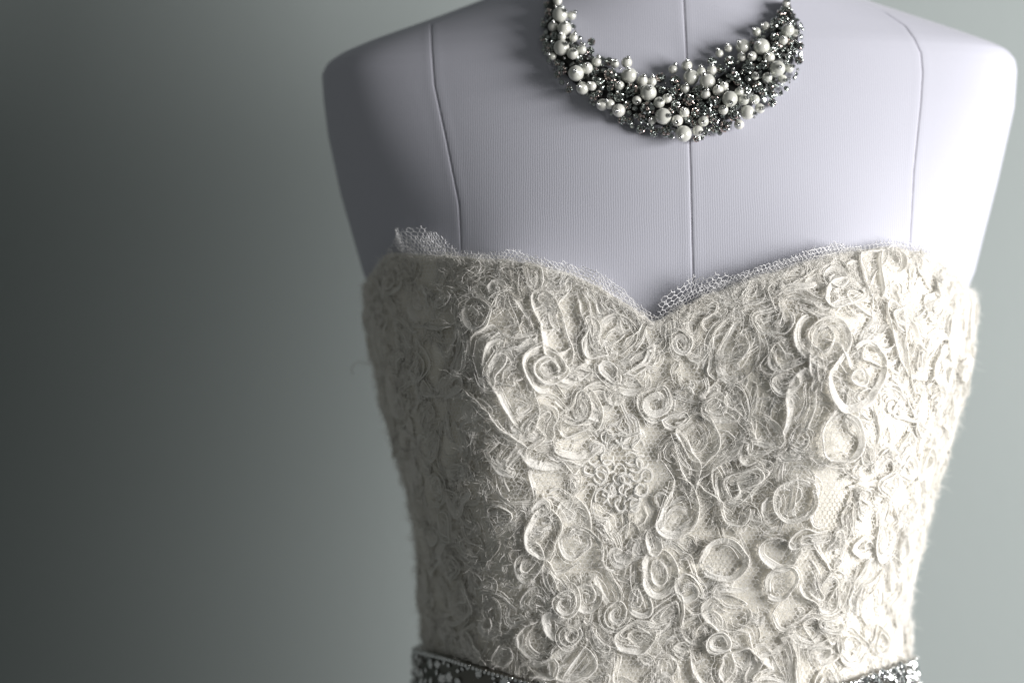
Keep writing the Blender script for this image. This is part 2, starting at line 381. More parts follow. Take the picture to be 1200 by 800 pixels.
def ribbon(mb, path, wid, hgt, lift, fuzz, cord=.00030, threads=0):
    """a raw-edged strip of organza sewn on along its foot, standing and leaning over, its edge rolled"""
    n_ = len(path); P, nn = TD.at(path[:, 0], path[:, 1])
    T = nrm(np.gradient(P, axis=0)); B = nrm(np.cross(nn, T))
    turn = np.cross(np.gradient(path, axis=0), np.gradient(np.gradient(path, axis=0), axis=0))
    if turn.sum() > 0: B = -B                                      # B away from the centre of the curl
    e_ = np.clip(np.minimum(np.arange(n_), np.arange(n_)[::-1]) / 6.0, 0, 1); e_ = .2 + .8 * np.sqrt(e_)
    h = .78 * hgt * (1 + snoise(n_, n_ / 10, .35) + snoise(n_, n_ / 4, .14)) * e_
    lean = (.16 * wid + snoise(n_, n_ / 12, .42 * wid) + snoise(n_, n_ / 4, .08 * wid)) * e_
    lf = lift + snoise(n_, n_ / 20, .0004); c = cord * (1 + snoise(n_, n_ / 8, .35))
    prof = [(-.0010 + 0 * h, .0002 + 0 * h), (0 * h, .0009 + 0 * h), (.30 * lean, .45 * h), (.72 * lean, .82 * h), (lean, h), (lean + 1.2 * c, h + .4 * c), (lean + 2.0 * c, h - .7 * c), (lean + 1.1 * c, h - 1.7 * c)]
    gat = snoise(n_, n_ / 2.2, 1.0)
    wr = [gat * g_ for g_ in (0, .00015, .00032, .0003, .00018, .00012, .0001, .0001)]
    G = np.stack([P + nn * (lf + y_)[:, None] + B * (x_ + wr_)[:, None] for (x_, y_), wr_ in zip(prof, wr)], 1)
    mb.grid(G)
    if fuzz:
        m = int(n_ * fuzz); i = rng.integers(0, n_, m); j = rng.choice([1, 2, 3, 4, 5, 7], m, p=[.14, .14, .16, .22, .18, .16])
        O = G[i, j]; sgn = np.where(rng.random(m) < .6, 1, -1)
        comb = (snoise(n_, n_ / 5, 1.1)[i])[:, None] * T[i] + B[i] * (sgn * (.5 + snoise(n_, n_ / 5, .4)[i]))[:, None] + nn[i] * (.3 + snoise(n_, n_ / 6, .3)[i])[:, None]
        fibres(mb, O, comb + rng.normal(0, .22, (m, 3)), np.clip(rng.lognormal(-6.25, .45, m), .0006, .006), 5.5e-5, 1)
    for _ in range(threads):
        a_ = rng.integers(0, max(n_ - 8, 1)); b_ = min(n_, a_ + rng.integers(8, 40)); q = np.arange(a_, b_)
        if len(q) < 5: continue
        of = rng.uniform(-1.0, 1.0) * wid * .75 + np.linspace(0, rng.normal(0, .0012), len(q)) + snoise(len(q), len(q) / 7, .0003)
        hh = lift + rng.uniform(.2, .95) * hgt + snoise(len(q), len(q) / 6, .0004)
        C_ = P[q] + nn[q] * hh[:, None] + B[q] * of[:, None]; wv = (B[q] * math.cos(1.0) + nn[q] * math.sin(1.0) * rng.choice([-1, 1])) * rng.uniform(7e-5, 1.6e-4)
        mb.grid(np.stack([C_ - wv, C_ + wv], 1), 1)
count = [0]
def motif(paths, s0, z0, ang, wid=.0042, hgt=.0026, lift=None, fuzz=2.6, wk=1.0, th=5):
    lift = rng.uniform(.0002, .0016) if lift is None else lift
    mb = MB(); cz = np.cos(0)
    for p in paths:
        q = warp(rot(np.asarray(p), ang) + np.array([s0, z0]), wk); top_ = nz(q[:, 0]) - .0015
        q[:, 1] = np.minimum(q[:, 1], top_)
        ribbon(mb, q, wid * rng.uniform(.8, 1.2), hgt * rng.uniform(.75, 1.25), lift + rng.uniform(-.0004, .0006), fuzz, threads=th)
    c0, _ = TD.at(np.array([s0]), np.array([z0])); c0 = c0[0]
    o = obj('ribbon_swirl', mb.mesh('ribbon_swirl', [M_ribbon, M_fibre], origin=c0), dress, c0); count[0] += 1
    return o
px = S * .92
# flowers that can be told apart in the photograph: pixel centre, paths, turn
def rosette(r, turns=2.6): return [spiral(r, .0016, turns, random.choice([-1, 1]), random.uniform(0, 6))]
def flower(r, k=5):
    out = []
    for i in range(k):
        a = i * 2 * math.pi / k + random.uniform(-.2, .2); l_ = lobe(r * .36 * random.uniform(.85, 1.2), r * .27, 0, .2, .2)
        out.append(rot(l_ + np.array([r * .55, 0]), a))
    return out + [spiral(r * .24, .001, 1.6)]
HAND = [
 (642, 432, [spiral(27 * px, 7 * px, 1.6, 1, 1.0), spiral(15 * px, 5 * px, 1.3, 1, 0)], 0, .0050, .0040),
 (588, 425, [arc(38 * px, 1.6, 4.6), arc(28 * px, 1.5, 4.4), arc(19 * px, 1.2, 4.6)], .1, .0045, .0034),
 (605, 462, [lobe(17 * px, 42 * px, 1.0, .2, .0)], .35, .006, .0032),
 (578, 488, [scurve(110 * px, 9 * px, .6)], 1.05, .005, .003),
 (650, 487, [arc(60 * px, -2.4, -.5)], 0, .005, .003),
 (620, 360, [hairpin(58 * px, 17 * px, 3)], .42, .004, .003),
 (672, 382, [hairpin(66 * px, 26 * px, 3)], .25, .0045, .0032),
 (690, 350, [scurve(80 * px, 10 * px, .7)], .6, .004, .003),
 (545, 410, [hairpin(34 * px, 12 * px, 3)], -.25, .0035, .003),
 (560, 372, [spiral(24 * px, 5 * px, 1.6)], .5, .004, .0026),
 (725, 395, [spiral(24 * px, 6 * px, 1.4)], 1, .0045, .003),
 (745, 350, [scurve(70 * px, 7 * px, .6)], .75, .004, .0024),
 (966, 396, [spiral(30 * px, 5 * px, 2.0, -1, 2.2)], 0, .005, .0036),
 (926, 412, [lobe(24 * px, 17 * px, .5, .3, .1)], .4, .005, .0032),
 (868, 412, [lobe(19 * px, 33 * px, 1.2, .25, .1), scurve(40 * px, 4 * px)], -.1, .006, .0032),
 (905, 378, [lobe(26 * px, 14 * px, .5, .3, .2)], .2, .005, .003),
 (885, 350, [lobe(34 * px, 12 * px, .5, .3, .1)], .18, .004, .0026),
 (835, 372, [scurve(60 * px, 8 * px, .8)], 1.7, .004, .0026),
 (800, 405, [spiral(17 * px, 3 * px, 1.7)], 0, .0035, .0022),
 (1030, 330, [hairpin(60 * px, 24 * px, 2)], .12, .0055, .004),
 (1058, 400, [scurve(140 * px, 12 * px, .7), lobe(20 * px, 44 * px, .7, .2, 0)], .45, .006, .004),
 (1002, 440, [lobe(28 * px, 38 * px, 2.4, .2, .1), spiral(14 * px, 3 * px, 1.3)], -.5, .006, .0038),
 (985, 345, [lobe(26 * px, 18 * px, 0, .2, .1)], .3, .004, .003),
 (815, 512, [lobe(20 * px, 26 * px, 2, .2, .2), lobe(11 * px, 15 * px, 2, .2, .1)], .5, .0045, .003),
 (838, 545, [scurve(90 * px, 13 * px, .55)], -.35, .006, .003),
 (795, 590, [lobe(22 * px, 34 * px, 2.0, .15, .3)], -.15, .006, .0034),
 (812, 605, [scurve(70 * px, 6 * px, .6)], -.55, .005, .003),
 (860, 598, [lobe(20 * px, 17 * px, 0, .25, .2)], .3, .005, .003),
 (893, 588, [lobe(20 * px, 17 * px, 3, .25, .2)], .1, .005, .003),
 (928, 585, [lobe(24 * px, 20 * px, .6, .25, .1)], .1, .005, .003),
 (895, 505, [lobe(20 * px, 14 * px, 3, .2, .2)], -.4, .005, .003),
 (950, 480, [hairpin(50 * px, 22 * px, 2)], -.15, .006, .0036),
 (980, 510, [lobe(22 * px, 30 * px, 1, .2, .2)], .2, .006, .004),
 (915, 644, [lobe(22 * px, 18 * px, .4, .15, .15)], -.1, .005, .0032),
 (914, 682, [lobe(20 * px, 15 * px, 3.3, .15, .2)], .5, .005, .0032),
 (850, 717, [lobe(31 * px, 22 * px, .8, .15, .3)], -.35, .0065, .0036),
 (815, 735, [lobe(22 * px, 15 * px, 2, .2, .2)], .35, .005, .0032),
 (830, 768, [lobe(22 * px, 36 * px, 2.4, .15, .1)], .35, .006, .0036),
 (865, 778, [lobe(28 * px, 20 * px, 0, .15, .3)], -.2, .006, .0034),
 (842, 750, [spiral(14 * px, 3 * px, 1.8)], 0, .0035, .0036),
 (880, 755, [scurve(50 * px, 7 * px, .8)], .9, .004, .003),
 (770, 668, [lobe(22 * px, 26 * px, 1, .15, .3), lobe(11 * px, 14 * px, 1, .2, .1)], .2, .005, .0034),
 (845, 655, [lobe(26 * px, 20 * px, 4, .2, .35)], -.4, .006, .003),
 (640, 622, [lobe(15 * px, 32 * px, 1.8, .15, 0)], -.15, .005, .0032),
 (668, 618, [lobe(15 * px, 36 * px, 1.2, .15, 0)], .3, .005, .0032),
 (700, 640, [scurve(70 * px, 10 * px, .8)], .8, .0045, .003),
 (628, 700, [spiral(18 * px, 4 * px, 1.6)], 0, .004, .0036),
 (662, 700, [spiral(20 * px, 4 * px, 1.9)], 2, .004, .004),
 (690, 698, [spiral(17 * px, 4 * px, 1.7)], 4, .004, .0038),
 (712, 686, [hairpin(34 * px, 11 * px, 3)], .5, .0035, .0034),
 (665, 745, [spiral(14 * px, 3 * px, 2)], 1, .0035, .0038),
 (670, 775, [lobe(24 * px, 17 * px, 1, .15, .1)], .3, .0045, .0036),
 (640, 750, [arc(26 * px, 1.4, 4.4), arc(18 * px, 1.2, 4.4)], 0, .004, .0034),
 (725, 715, [spiral(19 * px, 3 * px, 1.8)], 2, .004, .0036),
 (745, 745, [lobe(26 * px, 17 * px, 0, .2, .2)], .5, .0045, .0034),
 (735, 460, [scurve(60 * px, 10 * px, .9)], -.9, .0045, .003),
 (700, 470, [flower(34 * px)[0], spiral(20 * px, 4 * px, 1.8)], .4, .0045, .003),
 (770, 470, [spiral(22 * px, 4 * px, 1.7)], .4, .0045, .003),
 (845, 460, [lobe(32 * px, 13 * px, .4, .2, .1)], .5, .0045, .003),
]
# zones that stay open: lace patch and bare net
OPEN = [(728, 552, 52), (885, 655, 30), (880, 700, 26), (968, 575, 26), (505, 320, 22), (780, 505, 18), (905, 640, 20)]
for u, v, paths, ang, wd, hg in HAND:
    hg *= .78
    s0, z0 = TD.pick(u, v); motif(paths, s0, z0, ang, wd, hg, rng.uniform(.0004, .0018), 7.5, .35, 9)
# the rest of the bodice
def openz(u, v, r): return any((u - a) ** 2 + (v - b_) ** 2 < (c + r * .75) ** 2 for a, b_, c in OPEN)
placed = []
tries = 0
while count[0] < 292 and tries < 6000:
    tries += 1
    s0 = rng.uniform(-.25, .25); z0 = rng.uniform(-.178, float(nz(s0)) - .004)
    Pc, nc = TD.at(np.array([s0]), np.array([z0])); u, v = proj(Pc[0])
    hid = (nc[0] * nrm(np.array([0, -D, 0]) - Pc[0])).sum() < -.35
    if hid: continue
    r = rng.uniform(10, 21)
    if abs(s0) < .2 and openz(u, v, r): continue
    hand_d = min((u - h_[0]) ** 2 + (v - h_[1]) ** 2 for h_ in HAND)
    front_ = nc[0][1] < -.75
    if front_ and u > 590 and hand_d < 26 ** 2: continue
    if any((s0 - a) ** 2 + (z0 - b_) ** 2 < (.0125 - .004 * (tries > 2500)) ** 2 for a, b_ in placed): continue
    placed.append((s0, z0)); r *= px; k = rng.random()
    if k < .24: pth = [spiral(r, .0011, r / .0036, random.choice([-1, 1]), rng.uniform(0, 6))]
    elif k < .0: pass
    elif k < .50: 
        ph_ = rng.uniform(0, 6); as_ = rng.uniform(.5, .95); pth = [lobe(r * q_, r * as_ * q_, ph_, .3, rng.uniform(0, .3)) + np.array([(1 - q_) * r * .6, 0]) for q_ in (1.15, .72, .38)]
    elif k < .68: pth = [hairpin(r * rng.uniform(1.6, 2.8), rng.uniform(.0036, .0058), int(rng.integers(3, 6)))]
    elif k < .84: pth = [scurve(r * rng.uniform(2.4, 3.6), r * .4, rng.uniform(.5, 1)) + np.array([o_, 0]) for o_ in (-.0042, 0, .0042)]
    else: pth = [arc(r * q_, a_, a_ + rng.uniform(2.2, 4.2)) for q_, a_ in ((1.2, 0), (.85, .5), (.5, .2))]
    hg = rng.uniform(.0019, .0031) * (1.25 if abs(s0) > .12 else 1)
    motif(pth, s0, z0, rng.uniform(0, 6.28), rng.uniform(.0036, .0055), hg, None, 7.0, 1.0, 8)
print('ribbon swirls', count[0])

# lace patch: little raised scalloped petals
for k in range(34):
    a = rng.uniform(0, 6.28); r = 46 * math.sqrt(rng.random()); u, v = 726 + r * math.cos(a) * .85, 552 + r * math.sin(a)
    s0, z0 = TD.pick(u, v); mb = MB(); p = rot(lobe(9 * px * rng.uniform(.8, 1.2), 8 * px, 0, .9, .25), rng.uniform(0, 6)) + np.array([s0, z0])
    ribbon(mb, p, .0012, .0005, .0013, .5, .00015)
    c0, _ = TD.at(np.array([s0]), np.array([z0])); obj('lace_petal', mb.mesh('lace_petal', [M_ribbon, M_fibre], origin=c0[0]), dress, c0[0])

# scraps of ribbon tangled between the flowers
mb = MB()
for k in range(2300):
    s0 = rng.uniform(-.245, .245); z0 = rng.uniform(-.19, float(nz(s0)) - .001) if k % 6 else float(nz(s0)) - rng.uniform(.001, .008); Pc, nc = TD.at(np.array([s0]), np.array([z0])); u, v = proj(Pc[0])
    if abs(s0) < .2 and openz(u, v, -6): continue
    r = rng.uniform(7, 17) * px; q = rng.random()
    p = scurve(r * 3, r * .5, rng.uniform(.4, 1.1)) if q < .5 else (arc(r, 0, rng.uniform(1.5, 4.5)) if q < .8 else spiral(r * .8, .0012, 1.3))
    p = warp(rot(p, rng.uniform(0, 6.3)) + np.array([s0, z0])); p[:, 1] = np.minimum(p[:, 1], nz(p[:, 0]) - .001)
    ribbon(mb, p[::2], rng.uniform(.002, .004), rng.uniform(.0012, .0026), rng.uniform(.0, .0012), 6, .00022, 4)
tag(obj('ribbon_scraps', mb.mesh('ribbon_scraps', [M_ribbon, M_fibre], origin=dress.location), dress, dress.location), kind='stuff')

# loose fuzz over the whole bodice, and stray hairs
mb = MB(); m = 45000
s_ = rng.uniform(-.25, .25, m); z_ = rng.uniform(-.2, .05, m); ok = z_ < nz(s_) - .0005; s_, z_ = s_[ok], z_[ok]
P, nn = TD.at(s_, z_); u_, v_ = proj(P); dens = np.ones(len(P), bool)
for a, b_, c in OPEN: dens &= ~(((u_ - a) ** 2 + (v_ - b_) ** 2 < c ** 2) & (rng.random(len(P)) < .85))
P, nn = P[dens], nn[dens]; m = len(P)
fa = 3.0 * np.sin(P[:, 0] * 240 + 2 * np.sin(P[:, 2] * 310)) + 2.2 * np.sin(P[:, 2] * 270 + 1.5 * np.sin(P[:, 0] * 190))
dr = nn * rng.uniform(-.1, .2, m)[:, None] + np.stack([np.cos(fa), 0 * fa, np.sin(fa)], -1) + rng.normal(0, .3, (m, 3))
fibres(mb, P + nn * rng.uniform(.001, .0050, m)[:, None], dr, np.clip(rng.lognormal(-5.9, .5, m), .001, .010), 6e-5, 0)
# tufts where cut ends fan out
nt = 900; s_ = rng.uniform(-.245, .245, nt); s_[:60] = rng.normal(-.118, .012, 60); z_ = rng.uniform(-.195, .05, nt); ok = z_ < nz(s_) - .001; s_, z_ = s_[ok], z_[ok]
P, nn = TD.at(s_, z_); u_, v_ = proj(P); keep = np.ones(len(P), bool)
for a, b_, c in OPEN: keep &= ~((u_ - a) ** 2 + (v_ - b_) ** 2 < c ** 2)
P, nn = P[keep], nn[keep]; k = 24; nt = len(P)
a_ = rng.uniform(0, 6.28, nt); ax = nn * rng.uniform(.0, .35, nt)[:, None] + np.stack([np.cos(a_), 0 * a_, np.sin(a_)], -1)
O = np.repeat(P + nn * rng.uniform(.0012, .0030, nt)[:, None], k, 0) + rng.normal(0, .0009, (nt * k, 3))
fibres(mb, O, np.repeat(nrm(ax), k, 0) + rng.normal(0, .20, (nt * k, 3)), np.clip(rng.lognormal(-5.85, .4, nt * k), .001, .008), 6e-5, 0)
tag(obj('frayed_fuzz', mb.mesh('frayed_fuzz', M_fibre, origin=dress.location), dress, dress.location), kind='stuff')

# raw tulle edge standing above the neckline
def trim(u0, u1, hfun, cell, lean, seed):
    r_ = np.random.default_rng(seed)
    s0, _ = TD.pick(u0, np.interp(u0, NECK[:, 0], NECK[:, 1])); s1, _ = TD.pick(u1, np.interp(u1, NECK[:, 0], NECK[:, 1]))
    Ee = hexnet(s0, s1, -.004, .022, cell); md = Ee.mean(1); t = (md[:, 0] - s0) / (s1 - s0)
    hh = np.interp(t, *hfun) * (1 + .10 * np.sin(md[:, 0] * 900 + seed) * np.sin(md[:, 0] * 370))
    Ee = Ee[(t > 0) & (t < 1) & (md[:, 1] < hh) & (r_.random(len(Ee)) > .012)]
    ss, hh = Ee[..., 0], Ee[..., 1]
    ss = ss + .15 * np.maximum(hh, 0) * np.sin((ss - s0) / (s1 - s0) * math.pi * 3 + seed) + .0003 * np.sin(hh * 2900 + ss * 1700)
    zb = nz(ss); P, nn = TD.at(ss, zb)
    wave = .0016 * np.sin(ss * 260 + seed) * np.clip(hh / .008, 0, 1.5)
    P = P + nn * (-.001 + lean * hh + wave)[..., None] + np.array([0, 0, 1.]) * (hh * .97)[..., None]
    mb = MB(); dd = nrm(P[:, 1] - P[:, 0]); a = nrm(np.cross(dd, np.array([.2, -.95, .3]))); b = np.cross(dd, a); R = .00018
    ring = [a * math.cos(q) + b * math.sin(q) for q in (0, 2.094, 4.189)]
    Vv = np.stack([P[:, 0] + R * q for q in ring] + [P[:, 1] + R * q for q in ring], 1); k = np.arange(len(Vv))[:, None] * 6
    Q = np.concatenate([np.concatenate([k + i, k + (i + 1) % 3, k + 3 + (i + 1) % 3, k + 3 + i], 1) for i in range(3)])
    mb.add(Vv, Q)
    # cut thread ends
    m = 140; i = r_.integers(0, len(P), m); fibres(mb, P[i, 1], np.array([0, -.2, 1.]) + r_.normal(0, .5, (m, 3)), r_.uniform(.001, .003, m), 7e-5, 0)
    obj('tulle_trim', mb.mesh('tulle_trim', M_trim, origin=dress.location), dress, dress.location)
trim(452, 541, ([0, .15, .35, .6, .85, 1], [.001, .008, .0138, .0145, .0095, .002]), .0022, .4, 1)
trim(470, 536, ([0, .3, .7, 1], [.003, .010, .009, .003]), .0022, .7, 9)
trim(536, 660, ([0, .3, .6, 1], [.004, .0035, .005, .003]), .0022, .25, 2)
trim(640, 768, ([0, .3, .7, 1], [.003, .006, .008, .002]), .0024, .05, 3)
trim(766, 850, ([0, .15, .5, 1], [.002, .011, .014, .008]), .0023, .3, 4)
trim(838, 1000, ([0, .3, .6, .85, 1], [.005, .006, .005, .007, .001]), .0020, .3, 5)
trim(560, 768, ([0, .2, .45, .7, 1], [.003, .007, .005, .009, .004]), .0018, .1, 12)
trim(780, 1010, ([0, .2, .5, .75, 1], [.006, .007, .0045, .007, .003]), .0018, .15, 13)
trim(990, 1110, ([0, .4, 1], [.002, .006, .004]), .0024, .1, 6)
# frayed cut edge along the neckline
mb = MB(); m = 9000; s_ = rng.uniform(-.215, .215, m); P, nn = TD.at(s_, nz(s_) - rng.uniform(0, .004, m)); fa = 1.3 * np.sin(s_ * 420) + .8 * np.sin(s_ * 1130)
fibres(mb, P + nn * rng.uniform(-.001, .003, m)[:, None], np.stack([.8 * np.sin(fa), 0 * fa, .75 + 0 * fa], -1) + nn * rng.uniform(-.1, .4, m)[:, None] + rng.normal(0, .22, (m, 3)), np.clip(rng.lognormal(-6.0, .45, m), .0008, .006), 6e-5, 0)
tag(obj('frayed_edge', mb.mesh('frayed_edge', M_fibre, origin=dress.location), dress, dress.location), kind='stuff')
# loose thread curling off the left side
mb = MB(); c0, _ = TD.at(*[np.array([q]) for q in TD.pick(441, 440)]); c0 = c0[0]
tp = np.array([(0, 0), (-6, -10), (-14, -12), (-20, -13), (-27, -15), (-33, -11), (-35, -5), (-32, 0)], float); q = np.linspace(0, 7, 40)
tp = np.stack([np.interp(q, np.arange(8), tp[:, 0]), np.interp(q, np.arange(8), tp[:, 1])], -1)
path = c0 + np.stack([tp[:, 0] * S, -.004 * np.sin(q), -tp[:, 1] * S], -1); mb.grid(tube(path, .00022), closed=True)
obj('loose_thread', mb.mesh('loose_thread', M_fibre, origin=dress.location), dress, dress.location)

# ------------------------------------------------------------------ shared gem and pearl meshes
def ball_mesh(name, m, nu=20, nv=12):
    th = np.linspace(0, math.pi, nv + 1)[1:-1]; ph = np.arange(nu) / nu * 2 * math.pi
    G = np.stack([np.sin(th)[:, None] * np.cos(ph), np.sin(th)[:, None] * np.sin(ph), np.cos(th)[:, None] + 0 * ph], -1)
    mb = MB(); mb.grid(G, closed=True); k = (nv - 1) * nu
    mb.add([(0, 0, 1), (0, 0, -1)]); a = np.arange(nu); b = (a + 1) % nu
    mb.t.append(np.stack([np.full(nu, k), b * 0 + a, b], -1)); mb.tm.append(np.zeros(nu)); mb.t.append(np.stack([np.full(nu, k + 1), k - nu + b, k - nu + a], -1)); mb.tm.append(np.zeros(nu))
    return mb.mesh(name, m)
ME_pearl = ball_mesh('pearl', M_pearl, 24, 14); ME_pin = ball_mesh('pin_head', M_pin, 12, 8)
def gem(mb, c, nrm_, r, hgt, mi, spin, k=8):
    """brilliant-cut crown: table, star and kite facets"""
    nrm_ = nrm(np.asarray(nrm_, float)); a = nrm(np.cross(nrm_, np.array([.31, .77, .55]))); b = np.cross(nrm_, a)
    ring = lambda rr, h, o: [c + rr * (math.cos(2 * math.pi * (i + o) / k + spin) * a + math.sin(2 * math.pi * (i + o) / k + spin) * b) + h * nrm_ for i in range(k)]
    V = ring(r, 0, 0) + ring(r * .82, hgt * .62, .5) + ring(r * .52, hgt, 0) + [c + nrm_ * hgt]
    T = []
    for i in range(k):
        j = (i + 1) % k
        T += [(i, j, k + i), (k + i, j, k + j), (k + i, k + j, 2 * k + j), (k + i, 2 * k + j, 2 * k + i), (2 * k + i, 2 * k + j, 3 * k)]
    mb.add(V, tris=T, mi=mi)
def pave_mesh(seed, nst):
    """ball of gunmetal set with small stones, unit radius"""
    r_ = np.random.default_rng(seed); mb = MB(); core = ball_mesh('tmp', M_gun, 14, 9)
    n_ = len(core.vertices); co = np.zeros(n_ * 3, dtype=np.float32); core.vertices.foreach_get('co', co)
    polys = [tuple(p.vertices) for p in core.polygons]; mb.add(co.reshape(-1, 3) * .84, [p for p in polys if len(p) == 4], [p for p in polys if len(p) == 3], 0); bpy.data.meshes.remove(core)
    ga = math.pi * (3 - math.sqrt(5))
    for i in range(nst):
        z = 1 - 2 * (i + .5) / nst; rr = math.sqrt(1 - z * z); d = np.array([rr * math.cos(ga * i), rr * math.sin(ga * i), z])
        gem(mb, d * .80, d + r_.normal(0, .16, 3), r_.uniform(.27, .34), .24, 2 if r_.random() < .22 else 1, r_.uniform(0, 6), 6)
    return mb.mesh('rhinestone_ball', [M_gun, M_stone, M_stoneAB], smooth=False)
PAVE = [pave_mesh(s, n_) for s, n_ in ((1, 26), (2, 30), (3, 24), (4, 28))]
def single_mesh(seed, k, ms):
    """one stone in a claw cup, unit radius"""
    mb = MB(); an = np.arange(10) / 10 * 2 * math.pi
    G = np.stack([np.stack([r * np.cos(an), r * np.sin(an), h + 0 * an], -1) for r, h in ((.35, -.7), (.8, -.3), (1.0, .05), (.92, .16), (.8, .05))]); mb.grid(G, 0, True)
    gem(mb, np.array([0, 0, 0.02]), np.array([0, 0, 1.]), .86, .42, 1, seed, k)
    for i in range(4):
        a = i * math.pi / 2 + .4; p = np.array([.93 * math.cos(a), .93 * math.sin(a), .1]); q = np.array([.62 * math.cos(a), .62 * math.sin(a), .38])
        mb.grid(tube(np.stack([p - [0, 0, .3], p, q]), [.12, .12, .07], 4), 0, True)
    return mb.mesh('rhinestone', [M_pin, ms], smooth=False)
SINGLE = [single_mesh(.2, 8, M_clear), single_mesh(.9, 7, M_clear)]; DARK = [single_mesh(.3, 8, M_stone), single_mesh(.7, 7, M_stone)]

# ------------------------------------------------------------------ necklace
cp, cn = TF.at(*[np.array([q]) for q in TF.pick(805, 120)]); C0 = cp[0]
neck = empty('bib_necklace', C0); tag(neck, 'bib necklace of ivory pearls and rhinestone clusters hanging round the neck', 'necklace')
CL = np.array([(650, -6), (650, 20), (657, 52), (680, 84), (720, 106), (765, 124), (806, 130), (848, 118), (884, 92), (912, 62), (924, 36), (920, 4)], float)
WD = np.array([4, 14, 22, 24, 27, 30, 33, 34, 35, 31, 18, 3], float)
cl = np.stack([np.interp(np.linspace(0, 11, 120), np.arange(12), CL[:, k]) for k in (0, 1)], -1); wd = np.interp(np.linspace(0, 11, 120), np.arange(12), WD)
for _ in range(6): cl[1:-1] = (cl[:-2] + 2 * cl[1:-1] + cl[2:]) / 4
tn = nrm(np.gradient(cl, axis=0)); pn = np.stack([-tn[:, 1], tn[:, 0]], -1)
def onform(u, v):
    s0, z0 = TF.pick(u, v); P, n_ = TF.at(np.array([s0]), np.array([z0])); return P[0], n_[0]
# gunmetal mesh backing the beads are sewn to
G = []
for i in range(0, 120, 2):
    row = []
    for f_, h_ in ((-.72, .0004), (-.68, .0022), (-.4, .0048), (0, .0060), (.4, .0048), (.68, .0022), (.72, .0004)):
        p, n_ = onform(*(cl[i] + pn[i] * wd[i] * f_)); row.append(p + n_ * h_)
    G.append(row)
G = np.array(G); 
for _ in range(3): G[1:-1] = (G[:-2] + 2 * G[1:-1] + G[2:]) / 4
mb = MB(); mb.grid(G); obj('backing', mb.mesh('backing', M_gun, origin=C0), neck, C0)
def align(d, roll=0): return (Vector(d).to_track_quat('Z', 'Y').to_matrix().to_4x4() @ Matrix.Rotation(roll, 4, 'Z'))
def bead(name, me, c, r, d):
    o = bpy.data.objects.new(name, me); COL.objects.link(o); o.parent = neck
    o.matrix_local = Matrix.Translation(Vector(c) - Vector(C0)) @ align(d, random.uniform(0, 6)) @ Matrix.Scale(r, 4)
    return o
PE = [(187,58,30),(205,112,28),(193,187,31),(250,287,31),(458,295,31),(533,363,32),(590,455,32),(670,523,32),(699,303,31),(763,320,31),(851,387,31),(975,183,32),(1037,268,31),(1077,118,26),(920,440,28),(902,182,29),(275,345,25),(417,432,26),(353,410,24),
 (237,210,23),(293,267,23),(330,243,19),(448,245,22),(509,315,22),(547,320,18),(575,401,22),(606,385,19),(645,472,23),(725,512,22),(748,474,21),(673,440,20),(825,430,20),(905,390,22),(948,390,20),(968,425,20),(887,487,20),(683,257,22),(628,272,18),(780,275,20),(740,280,18),(805,355,22),(828,337,18),(756,370,19),(675,347,18),(487,393,18),(420,335,19),(382,408,20),(312,337,18),(272,195,19),(240,148,17),(195,145,16),(233,62,18),(403,250,17),(897,222,18),(938,220,19),(1005,225,22),(997,303,20),(950,298,16),(1083,268,18),(1057,310,18),(955,125,18),(990,103,17),(1060,158,18),(1105,130,15),(887,360,18),(178,5,18),(1070,12,16),(157,220,16),(547,470,17),(810,210,16),(845,190,16),(160,105,20)]
CR = [(385,295,26),(467,352,24),(530,425,28),(418,380,20),(690,392,24),(637,315,22),(580,305,20),(925,265,25),(960,340,20),(868,450,24),(790,400,25),(830,495,22),(600,515,22),(720,440,20),(760,440,22),(630,360,18),(510,460,20),(870,300,20),(850,240,22),(780,240,18),(1030,90,22),(1050,55,18),(985,255,18),(1015,370,16),(143,50,16),(150,190,16),(195,275,18),(310,165,16),(345,320,16),(725,355,20),(790,470,18),(885,320,18),(450,410,18),(1015,335,18),(640,410,18)]
used = []
def height(u, v):
    """how far the bead bed stands off the chest here, and the outward pixel direction"""
    i = int(np.argmin(((cl - (u, v)) ** 2).sum(1))); f = float(np.dot(np.array((u, v)) - cl[i], pn[i]) / max(wd[i], 1)); return f, pn[i] * np.sign(f)
def place(u, v, rp, base):
    p, n_ = onform(u, v); f, out = height(u, v); r = rp * S * .935; h = base + .0052 * max(0, 1 - f * f)
    # slide along the sight line so the bead still covers its pixel after it is lifted off the chest
    c = p + n_ * (h + r * .5); k = (c[1] + D) / FPX; c = np.array([(u - 600) * k, c[1], (400 - v) * k])
    dirn = n_ * .9 + np.array([out[0], 0, -out[1]]) * min(abs(f), 1.2) * .7
    return c, r, dirn
for x, y, r in PE:
    u, v, rp = 600 + x / 3.3333, y / 3.3333, r / 3.3333
    c, rr, dn = place(u, v, rp, .0050 if r > 24 else .0044); used.append((u, v, rp))
    dn = nrm(dn + rng.normal(0, .22, 3)); o = bead('pearl', ME_pearl, c, rr, dn)
    pin = bpy.data.objects.new('pin_head', ME_pin); COL.objects.link(pin); pin.parent = o
    k = .00105 / rr; pin.matrix_local = Matrix.Translation((0, 0, 1 + k * .55)) @ Matrix.Scale(k, 4)
for x, y, r in CR:
    u, v, rp = 600 + x / 3.3333, y / 3.3333, r / 3.3333
    c, rr, dn = place(u, v, rp, .0034); used.append((u, v, rp * .9)); bead('rhinestone_ball', random.choice(PAVE), c, rr, nrm(dn + rng.normal(0, .5, 3)))
nfill = 0
